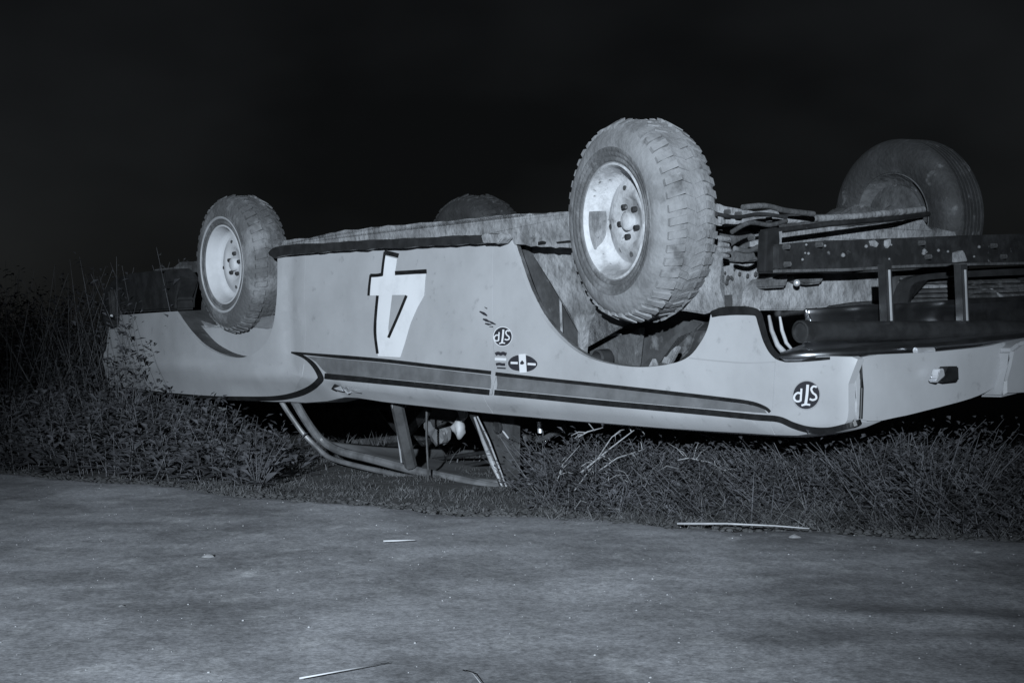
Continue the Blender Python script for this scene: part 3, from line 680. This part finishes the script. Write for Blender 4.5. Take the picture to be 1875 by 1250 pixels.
wf = wheel('muddy near front wheel in knobbly tyre with dirt splashed pale rim', to_me(tyre_bm(3), 'tyre'), 'tyre_mud', 'rim_mud', (0, .01, 0), steer=R(-9), spin=.4); wf.scale = (1, .85, 1)
wr = wheel('near rear wheel with clean white rim and a pale ring on the tyre', to_me(tyre_bm(5, lug=.010), 'tyre'), 'tyre_rear', 'rim', (-3.02, 0, 0), ring=True, spin=1.1); wr.scale = (.985, .80, .985)
wff = wheel('far front wheel seen from its inner side, dark ribbed tyre', to_me(ribbed_bm(), 'tyre'), 'tyre_dark', 'mud_dark', (0, 1.5 + WY, 0), flip=True); wff.scale = (.92, .78, .92)
wrf = wheel('far rear wheel showing only its top above the sill', to_me(tyre_bm(9), 'tyre'), 'tyre_dark', 'rim', (-3.02, 1.5 + WY, 0), flip=True)

# ------------------------------------------------------------------ cabin, roof on the ground
def cabin_tube(name, pts, r, m, flat=1.0, **p): return tube(name, [PY(a, b, y) for a, b, y in pts], r, m, car, seg=10, flat=flat, **p)
rail = [(540, 735, .12), (552, 756, .16), (572, 786, .22), (592, 808, .27), (625, 826, .30), (680, 840, .31), (760, 861, .31), (850, 880, .31), (918, 894, .31)]
rail2 = [(515, 735, .12), (530, 758, .15), (556, 794, .20), (580, 818, .24), (605, 838, .27), (660, 854, .28), (760, 876, .28), (850, 893, .28), (920, 906, .28)]
S3 = lambda L, n=5: [tuple(q) for q in spline(L, n)]
cabin_tube('roof_rail', S3(rail), .021, 'pillar', label='painted roof rail curving up into the rear pillar')
cabin_tube('drip_moulding', S3(rail2), .0125, 'pillar', label='thin drip moulding outside the roof rail')
cabin_tube('windscreen_pillar', [(866, 758, .16), (893, 815, .24), (926, 902, .30)], .016, 'pipe', label='windscreen pillar leaning to the roof corner')
cabin_tube('pillar_trim', [(869, 764, .14), (884, 806, .20), (902, 848, .25), (921, 893, .28)], [.0045, .008, .012, .004], 'bright')
cabin_tube('pillar_trim', [(874, 762, .15), (895, 806, .21), (927, 890, .28)], [.003, .004, .004], 'bright')
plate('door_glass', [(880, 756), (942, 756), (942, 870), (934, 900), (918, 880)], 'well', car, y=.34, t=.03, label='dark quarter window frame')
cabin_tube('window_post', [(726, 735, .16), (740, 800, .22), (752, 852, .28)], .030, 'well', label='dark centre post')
cabin_tube('pillar_trim', [(718, 735, .13), (728, 790, .2), (735, 846, .25)], [.005, .005, .004], 'ring')
cabin_tube('hanging_belt', [(782, 742, .25), (781, 800, .22), (784, 860, .2), (784, 912, .15)], [.014, .013, .014, .017], 'mud_dark', flat=.4, label='loose belt hanging from the cabin')
cabin_tube('cage_bar', [(745, 792, .6), (788, 745, .5)], .026, 'dark_metal', label='diagonal roll cage bar')
cabin_tube('cage_bar', [(740, 800, .9), (660, 700, 1.1)], .022, 'dark_metal')
cabin_tube('cage_bar', [(606, 815, 1.55), (720, 804, 1.5), (905, 790, 1.45)], .024, 'mud_dark', label='far roof rail across the cabin')
cabin_tube('cage_bar', [(590, 826, 1.5), (720, 816, 1.45), (905, 800, 1.4)], .018, 'pipe')
cabin_tube('cage_bar', [(600, 742, .9), (720, 744, .9)], .02, 'well')
# roof skin, lining up
bm = bmesh.new(); rowsr = []
A = [PY(a, b, y) for a, b, y in S3(rail[3:], 3)]
for i, p in enumerate(A):
    w = CAR @ p; r_ = []
    for k in range(9):
        t = k / 8; q = p + Vector((0, (1.68 - p.y) * t, 0)); wq = CAR @ q
        wq.z = max(.02, w.z * (1 - t * .4) - .02) - .03 * math.sin(math.pi * t) + .012 * noise.noise(wq * 3)
        r_.append(bm.verts.new(CINV @ wq))
    rowsr.append(r_)
for i in range(len(rowsr) - 1):
    for k in range(8): bm.faces.new((rowsr[i][k], rowsr[i][k + 1], rowsr[i + 1][k + 1], rowsr[i + 1][k]))
o = bm_obj('roof', bm, 'roof_in', car, True, label='roof lying on the grass, lining upward'); s = o.modifiers.new('t', 'SOLIDIFY'); s.thickness = .02; s.offset = -1
for (a, b, c_, d_) in ((760, 846, 900, 826), (800, 864, 905, 842)):
    p, q = PY(a, b, .8), PY(c_, d_, .8); tube('roof_rib', [p, q], .010, 'pipe', car)
# round steel objects behind the window: headrest pad and lamp shell
def blob(name, px_, py_, y, r, m, sc=(1, 1, 1), **p):
    bm = bmesh.new(); bmesh.ops.create_uvsphere(bm, u_segments=24, v_segments=14, radius=r)
    for v in bm.verts: v.co += v.co.normalized() * r * .07 * noise.noise(v.co * 9 / r * .2)
    o = bm_obj(name, bm, m, car, True, **p); o.location = PY(px_, py_, y); o.scale = sc; return o
bm = bmesh.new(); lathe_bm(bm, [(0, -.030), (.012, -.029), (.020, -.020), (.034, -.012), (.058, -.004), (.062, .004), (.060, .012), (.03, .03), (0, .034)], 28)
for v in bm.verts: v.co += Vector((0, 1, 0)) * .008 * noise.noise(v.co * 30)
ms = auto(bm_obj('mirror_shell', bm, 'ring', car, label='pale round shell hanging in the window'), 60); ms.location = PY(838, 784, .45); ms.scale = (.8, 1, .85); ms.rotation_euler = (0, 0, R(-30))
bm = bmesh.new(); bmesh.ops.create_icosphere(bm, subdivisions=3, radius=.06)
for v in bm.verts: v.co *= 1 + .55 * noise.noise(v.co * 22) + .25 * noise.noise(v.co * 60)
o = bm_obj('seat_pad', bm, 'roof_in', car, label='crumpled pad'); o.location = PY(802, 790, .6); o.scale = (1.2, .7, 1.0); auto(o, 25)
plate('bracket', [(786, 742), (818, 740), (850, 748), (846, 762), (834, 782), (815, 765), (806, 776), (792, 784), (786, 770)], 'mud_dark', car, y=.5, t=.04, bev=.006, label='crumpled sheet above the mirror')
plate('mirror_stem', [(820, 741), (851, 741), (851, 764), (843, 772), (838, 752)], 'ring', car, y=.42, t=.02, bev=.003)
stroke('sill_trim', [(850, 748), (900, 752), (975, 757)], 3, 'ring', car, fn=lambda a, b, o: PY(a, b, .14 - o), off=.01, base=0)
bm = bmesh.new(); lathe_bm(bm, [(.028, .0), (.028, -.008), (.024, -.010), (.022, -.003), (0, -.003)], 28); gq = auto(bm_obj('gauge', bm, 'pipe', car)); gq.location = PY(912, 781, .32)
tube('gauge_needle', [PY(921, 789, .30), PY(931, 802, .30)], .004, 'ring', car)
cabin_tube('door_handle', [(988, 772, .4), (989, 792, .4)], .010, 'bright', label='short bright handle under the fender')
cabin_tube('steering_column', [(945, 796, .5), (990, 806, .5), (1040, 780, .5)], .012, 'well')
cabin_tube('roof_tail', [(920, 905, .29), (950, 915, .33), (972, 921, .36)], .011, 'pipe')

# ------------------------------------------------------------------ vegetation
def w2(px_, py_, z=0.0):                    # ground point seen at a pixel, at height z
    d = cmat @ Vector(((px_ - CX) / FPX, -(py_ - CY) / FPX, -1.0)); t = (z - CAM_H) / d.z
    return Vector((0, 0, CAM_H)) + d * t
def blades(name, pts, hts, wid, m, lean=.35, seg=3, curl=.5, **props):
    n = len(pts); pts = np.asarray(pts); hts = np.asarray(hts)
    az = rng.uniform(0, 2 * np.pi, n); le = rng.uniform(.2, 1, n) * lean; fa = rng.uniform(0, np.pi, n)
    V = np.zeros((n, 2 * seg + 1, 3)); dx, dy = np.cos(az), np.sin(az); wx, wy = np.cos(fa), np.sin(fa); w = wid * rng.uniform(.6, 1.4, n)
    for s in range(seg + 1):
        t = s / seg; off = hts * (le * t + curl * le * t * t); zz = hts * (t - .55 * le * t * t)
        cx_, cy_, cz_ = pts[:, 0] + dx * off, pts[:, 1] + dy * off, pts[:, 2] + zz
        if s < seg:
            ww = w * (1 - t * .7)
            V[:, 2 * s] = np.stack([cx_ - wx * ww, cy_ - wy * ww, cz_], 1); V[:, 2 * s + 1] = np.stack([cx_ + wx * ww, cy_ + wy * ww, cz_], 1)
        else: V[:, 2 * s] = np.stack([cx_, cy_, cz_], 1)
    base = np.arange(n)[:, None] * (2 * seg + 1); F = []
    for s in range(seg - 1): F.append(base + np.array([[2 * s, 2 * s + 1, 2 * s + 3, 2 * s + 2]]))
    quads = np.concatenate(F).tolist(); tris = (base + np.array([[2 * seg - 2, 2 * seg - 1, 2 * seg]])).tolist()
    me = bpy.data.meshes.new(name); me.from_pydata(V.reshape(-1, 3).tolist(), [], quads + tris)
    return link(name, me, m, None, **props)
def scatter(n, x0, x1, d0, d1, dens=None):
    out = []
    while len(out) < n:
        x = random.uniform(x0, x1); y = edge_y(x) + random.uniform(d0, d1)
        if dens and random.random() > dens(x, y): continue
        out.append((x, y, gz(x, y) - .01))
    return out
pat = lambda x, y: max(.04, min(1, .42 + 1.6 * noise.noise((x * 2.3, y * 2.3, 9)) + .8 * noise.noise((x * 6, y * 6, 4))))
def hmap(P, lo, hi): return [lo + (hi - lo) * max(0, min(1, .5 + noise.noise((p[0] * 1.3, p[1] * 1.3, 2)) + random.uniform(-.35, .35))) for p in P]
# short turf along the verge and beneath the car
ROOFN = lambda x: .45 if -.9 < x < .1 else 1
P = scatter(9000, -1.6, .2, -.05, .75, lambda x, y: max(.1, min(1, .6 + 1.4 * noise.noise((x * 5, y * 5, 8))))); blades('roadside_grass', P, [random.uniform(.012, .045) for p in P], .0022, 'grass', .9, kind='stuff', label='flattened short grass in front of the crushed roof', category='grass')
P = scatter(40000, -4.5, 2.6, -.03, 2.6, pat); P += scatter(1500, -4.5, 2.4, -.16, .05, lambda x, y: max(0, noise.noise((x * 5, y * 5, 3))) * 1.6); blades('verge_grass', P, [h * ROOFN(p[0]) for p, h in zip(P, hmap(P, .01, .07))], .0022, 'grass', .7, kind='stuff', label='short trampled grass between road and car', category='grass')
P = scatter(30000, -12, 9, 2.0, 13); blades('field_grass', P, [h * (1 if p[0] < -2 else .5) for p, h in zip(P, hmap(P, .08, .34))], .0032, 'grass', .6, kind='stuff', label='rough grass in the dark beyond the car', category='grass')
# tall weeds at the tail of the car: stems with small leaves
def weeds(name, P, H, m, leaf=.02, per=16, label='', spread=.14, lean=.5):
    V = []; F = []
    for (x, y, z), h in zip(P, H):
        lx, ly = random.uniform(-lean, lean), random.uniform(-.8 * lean, .8 * lean); w = .0016
        i = len(V); V += [(x - w, y, z), (x + w, y, z), (x + lx * h + w * .5, y + ly * h, z + h), (x + lx * h - w * .5, y + ly * h, z + h)]; F.append((i, i + 1, i + 2, i + 3))
        for k in range(per):
            t = random.uniform(.1, 1) ** .8; cx_, cy_, cz_ = x + lx * h * t, y + ly * h * t, z + h * t
            a = random.uniform(0, 6.283); L = leaf * random.uniform(.5, 1.5) * (1.25 - .6 * t); u = random.uniform(-.3, .9)
            dx, dy, dz = math.cos(a), math.sin(a), u; s = L * .28; qx, qy = -dy * s, dx * s
            st = spread * random.random() * .4
            i = len(V); bx_, by_, bz_ = cx_ + dx * st, cy_ + dy * st, cz_ + dz * st
            V += [(bx_, by_, bz_), (bx_ + dx * L * .5 + qx, by_ + dy * L * .5 + qy, bz_ + dz * L * .5), (bx_ + dx * L, by_ + dy * L, bz_ + dz * L * .7), (bx_ + dx * L * .5 - qx, by_ + dy * L * .5 - qy, bz_ + dz * L * .5 + s * .4)]
            F.append((i, i + 1, i + 2, i + 3))
    me = bpy.data.meshes.new(name); me.from_pydata(V, [], F)
    return link(name, me, m, None, kind='stuff', label=label, category='weeds')
def leftfall(x, y): return max(0, min(1, (-.95 - x) / .75))
P = scatter(1500, -4.6, -1.0, .12, 1.5, leftfall)
H = [random.uniform(.12, .40) * (.3 + .7 * leftfall(*p[:2])) * min(1, .35 + (p[1] - edge_y(p[0])) * 1.3) for p in P]
weeds('tall_weeds', P, H, 'leaf', .050, 22, 'leafy weeds in front of the tail of the car')
P = scatter(2600, -6.5, -1.6, 1.6, 6.5); H = [random.uniform(.35, 1.2) for p in P]
weeds('bank_weeds', P, H, 'leaf', .05, 22, 'tall dim weeds rising behind the tail of the car')
P = scatter(3200, -6.5, -2.2, 1.8, 7); blades('tall_grass', P, [random.uniform(.3, 1.25) for _ in P], .004, 'grass', .35, kind='stuff', label='tall grass stems in the dark left of the car', category='grass')
LOW = lambda x: .22 + .78 * max(0, min(1, (x - .05) / .35))
P = scatter(1300, -.9, 2.6, .10, 1.4, lambda x, y: pat(x, y) * LOW(x)); P = [p for p in P if p[0] > -.02]; weeds('low_weeds', P, [random.uniform(.05, .15) * LOW(p[0]) for p in P], 'leaf', .022, 14, 'low leafy weeds under the nose of the car', lean=1.0)
# matted dry grass under the front
def mound(x, y): return math.exp(-((x - 1.15) / .42) ** 2) * math.exp(-((y - 5.35) / .35) ** 2)
P = scatter(12000, .1, 2.3, .05, 1.5, lambda x, y: (.25 + .9 * mound(x, y)) * LOW(x)); H = [LOW(p[0]) * random.uniform(.04, .12) + .36 * mound(p[0], p[1]) * random.random() for p in P]
blades('matted_grass', P, H, .0016, 'grass_dry', 1.25, seg=6, curl=1.1, kind='stuff', label='matted dry grass heaped under the nose of the car', category='grass')

P = scatter(1500, .15, 2.2, .12, 1.2, lambda x, y: .12 + 1.1 * math.exp(-((x - 1.2) / .5) ** 2)); weeds('brush', P, [random.uniform(.08, .20) + .16 * math.exp(-((p[0] - 1.25) / .45) ** 2) * random.random() for p in P], 'leaf', .026, 18, 'dark tangled brush packed under the nose of the car', spread=.2, lean=1.3)
P = scatter(260, .1, .6, .3, 1.0); weeds('brush', P, [random.uniform(.12, .26) for p in P], 'leaf', .026, 14, 'brush pressed against the underside below the front wheel', spread=.2, lean=1.3)
# single plants that can be told apart
def fan_plant(cx_, cy_, h, n, seed, m, label, spread=1.0, group=None, leafy=True):
    rr = random.Random(seed); c = w2(cx_, cy_); c.z = 0
    root = link('weed_plant', None, None, None, label=label, category='weed'); root.location = c
    if group: root['group'] = group
    for k in range(n):
        a = rr.uniform(-1.15, 1.15) * spread; b = rr.uniform(-.5, .5); L = h * rr.uniform(.7, 1.1)
        pts = [Vector((math.sin(a) * L * t * (1 + .2 * t), b * L * t * .6, math.cos(a) * L * t - .22 * L * t * t * abs(a))) for t in (0, .25, .5, .75, 1)]
        bm = bmesh.new(); tube_bm(bm, pts, [.0026, .0022, .0018, .0013, .0007], 5)
        if leafy:
            for q in range(16):
                t = rr.uniform(.3, 1); i = min(3, int(t * 4)); p = pts[i].lerp(pts[i + 1], t * 4 - i); ang = rr.uniform(0, 6.28); l_ = h * rr.uniform(.05, .11)
                d1 = Vector((math.cos(ang), .5 * rr.uniform(-1, 1), abs(math.sin(ang)) * .9)) * l_; s1 = Vector((0, .2, .18)) * l_
                bm.faces.new([bm.verts.new(v) for v in (p, p + d1 * .5 + s1, p + d1, p + d1 * .5 - s1)])
        bm_obj('stem', bm, m, root)
    return root
fan_plant(1345, 905, .24, 15, 1, 'grass_dry', 'feathery dark weed fanning out under the front fender')
fan_plant(1620, 900, .30, 22, 4, 'grass_dry', 'bushy dry weed under the fender nose', 1.1)
fan_plant(1500, 930, .20, 14, 5, 'grass_dry', 'small feathery weed below the round fender sticker')
fan_plant(1215, 930, .14, 10, 8, 'leaf', 'low leafy weed at the road edge below the front wheel')
fan_plant(470, 900, .26, 10, 12, 'leaf', 'leafy weed beside the rear roof pillar', .5)
fan_plant(355, 860, .34, 9, 13, 'grass_dry', 'upright pale weed stems under the rear quarter', .35)
fan_plant(1760, 930, .2, 12, 15, 'grass_dry', 'dim dry weed at the far right of the verge')
ffx = [(1290, 915, .20), (1400, 930, .16), (1450, 900, .26), (1560, 915, .27), (1680, 905, .27), (1580, 945, .16), (1700, 940, .18), (1110, 925, .12), (1660, 870, .30)]
ffl = ['small dark weed left of the fanned weed', 'short feathery weed right of the fanned weed', 'drooping weed under the round fender sticker', 'thick drooping weed under the fender nose corner', 'drooping weed under the bracket of the nose',
       'short weed at the road edge below the nose corner', 'dim short weed at the road edge far right', 'low weed below the broken twigs', 'tallest dim weed standing behind the others under the nose']
for k, ((a, b, h), lb) in enumerate(zip(ffx, ffl)): fan_plant(a, b, h, 13, 30 + k, 'grass_dry' if k % 2 else 'leaf', lb, 1.15)
CV = []; CF = []
bm = bmesh.new(); bmesh.ops.create_icosphere(bm, subdivisions=1, radius=1); cvv = np.array([v.co[:] for v in bm.verts]); cff = np.array([[v.index for v in f.verts] for f in bm.faces]); bm.free()
for k in range(2600):
    x = random.uniform(-3.5, 2.2); y = edge_y(x) + random.gauss(-.02, .10); q = random.choice((.003, .004, .006, .008, .012))
    CF.append(cff + len(CV) * len(cvv)); CV.append(cvv * rng.uniform(.6, 1.3, (len(cvv), 1)) * (q * 1.3, q, q * .7) + (x, y, .012))
me = bpy.data.meshes.new('dirt_clods'); me.from_pydata(np.concatenate(CV).tolist(), [], np.concatenate(CF).tolist())
link('dirt_clods', me, 'soil', None, True, kind='stuff', label='small dark dirt clods crumbled along the road edge', category='dirt')
LV = []; bm = bmesh.new()
for k in range(170):
    a, b = random.uniform(1000, 1760), random.uniform(800, 945); c = w2(a, 940 + random.uniform(-20, 12), 0); D = c.y
    d = cmat @ Vector(((a - CX) / FPX, -(b - CY) / FPX, -1.0)); p = Vector((0, 0, CAM_H)) + d * (D / d.y); p.z = max(p.z, .01)
    if p.z > .26 * math.exp(-((p.x - 1.1) / .8) ** 2) + .02: continue
    u = Vector((random.uniform(-1, 1), random.uniform(-.5, .5), random.uniform(-.5, .6))).normalized() * random.uniform(.03, .12)
    tube_bm(bm, [p, p + u * .5 + Vector((0, 0, .012)), p + u - Vector((0, 0, .01))], [.0016, .0014, .0007], 4)
bm_obj('dead_stems', bm, 'straw_dull', None, kind='stuff', label='bent dead stems tangled in the brush under the nose', category='stems')
# broken pale twigs
def twig(name, pts, r, label, m='twig', cat='twig', group=None):
    W = [w2(a, b, z) for a, b, z in pts]; root = W[0].copy()
    bm = bmesh.new(); tube_bm(bm, [p - root for p in W], [r * (1 - .6 * i / (len(W) - 1)) for i in range(len(W))], 6)
    o = bm_obj(name, bm, m, None, True, label=label, category=cat); o.location = root
    if group: o['group'] = group
    return o
def twig_d(name, pts, D, r, label, **k):
    """twig standing at distance D"""
    W = []
    for a, b in pts:
        d = cmat @ Vector(((a - CX) / FPX, -(b - CY) / FPX, -1.0)); W.append(Vector((0, 0, CAM_H)) + d * (D / d.y))
    root = W[0].copy(); bm = bmesh.new(); tube_bm(bm, [p - root for p in W], [.7 * r * (1 - .55 * i / (len(W) - 1)) for i in range(len(W))], 6)
    if k.pop('side', 1):
        for i in range(1, len(W)):
            for q in range(2):
                p = W[i - 1].lerp(W[i], random.random()); e = p + Vector((random.uniform(-.07, .07), random.uniform(-.03, .03), random.uniform(-.04, .07)))
                tube_bm(bm, [p - root, (p + e) / 2 + Vector((0, 0, .008)) - root, e - root], [r * .5, r * .4, r * .2], 5)
    o = bm_obj(name, bm, k.get('m', 'twig'), None, True, label=label, category='twig'); o.location = root; return o
twig_d('broken_twig', [(1062, 866), (1096, 838), (1118, 820), (1165, 784)], 5.6, .006, 'longest broken pale twig under the front fender')
twig_d('broken_twig', [(1050, 900), (1080, 860), (1120, 800), (1136, 790)], 5.65, .004, 'thin upright twig beside the longest one')
twig_d('broken_twig', [(1096, 862), (1130, 838), (1180, 822)], 5.55, .004, 'twig lying nearly level under the fender')
twig_d('broken_twig', [(1058, 800), (1076, 790), (1106, 782)], 5.7, .005, 'short twig caught close to the fender')
twig_d('broken_twig', [(1020, 880), (1030, 850), (1062, 815)], 5.6, .0035, 'slender twig leaning from the pale shard')
twig_d('broken_twig', [(1240, 842), (1262, 838), (1300, 846), (1340, 870)], 5.3, .003, 'curved twig between the weeds under the nose')
# pale shard of plastic
bm = bmesh.new(); c = w2(1020, 908); 
for q in ((0, 0, .0), (.03, .01, .018), (.012, .02, .045), (-.006, .004, .04)): bm.verts.new(q)
bm.verts.ensure_lookup_table(); a = bm.verts[:]; b = [bm.verts.new(v.co + Vector((0, .006, 0))) for v in a]
bm.faces.new(a); bm.faces.new(b[::-1]); [bm.faces.new((a[i], b[i], b[(i + 1) % 4], a[(i + 1) % 4])) for i in range(4)]
o = bm_obj('shard', bm, 'ring', None, label='small pale shard lying in the grass below the twigs', category='debris'); o.location = c
# straws on the road
twig('dry_stalk', [(1240, 958, .03), (1330, 958, .035), (1420, 962, .04), (1482, 967, .035)], .004, 'long pale stalk lying along the road edge', 'straw', 'stalk')
twig('dry_stalk', [(548, 1241, .03), (620, 1228, .034), (712, 1212, .03)], .0016, 'thin pale stalk on the near road', 'straw', 'stalk')
twig('dry_stalk', [(702, 990, .03), (760, 988, .032)], .003, 'short pale stalk on the road below the roof', 'straw', 'stalk')
twig('dry_stalk', [(848, 1226, .03), (866, 1232, .032), (880, 1250, .03)], .0012, 'tiny bent pale stalk at the bottom of the road', 'straw', 'stalk')
# stones
def stone(px_, py_, r, label):
    bm = bmesh.new(); bmesh.ops.create_icosphere(bm, subdivisions=2, radius=r); s = random.random() * 50
    for v in bm.verts: v.co *= 1 + .35 * noise.noise(v.co / r * 1.1 + Vector((s, 0, 0))); v.co.z *= .6
    o = bm_obj('stone', bm, 'stone', None, True, label=label, category='stone'); p = w2(px_, py_, .02); o.location = p
stone(381, 1020, .018, 'pale stone alone on the left of the road')
stone(1455, 985, .020, 'pale flat stone just below the long stalk')
stone(222, 1112, .010, 'small stone on the left of the road')
stone(1790, 1012, .014, 'stone near the right end of the verge')
stone(1600, 1003, .010, 'small stone by the right part of the verge')
stone(688, 1148, .007, 'tiny stone in the middle of the near road')
bm = bmesh.new(); bmesh.ops.create_icosphere(bm, subdivisions=1, radius=1)
bv = np.array([v.co[:] for v in bm.verts]); bf = np.array([[v.index for v in f.verts] for f in bm.faces]); bm.free(); GV = []; GF = []
for k in range(1100):
    x = random.uniform(-2.6, 2.2); y = random.uniform(2.0, edge_y(x) + .05); r_ = random.choice((.001, .0015, .0015, .002, .002, .003))
    GF.append(bf + len(GV) * len(bv)); GV.append(bv * rng.uniform(.75, 1.2, (len(bv), 1)) * (r_, r_, r_ * .6) + (x, y, rz(x, y) + r_ * .3))
me = bpy.data.meshes.new('gravel'); me.from_pydata(np.concatenate(GV).tolist(), [], np.concatenate(GF).tolist())
link('gravel', me, 'stone', None, True, kind='stuff', label='fine gravel strewn over the dirt road', category='gravel')
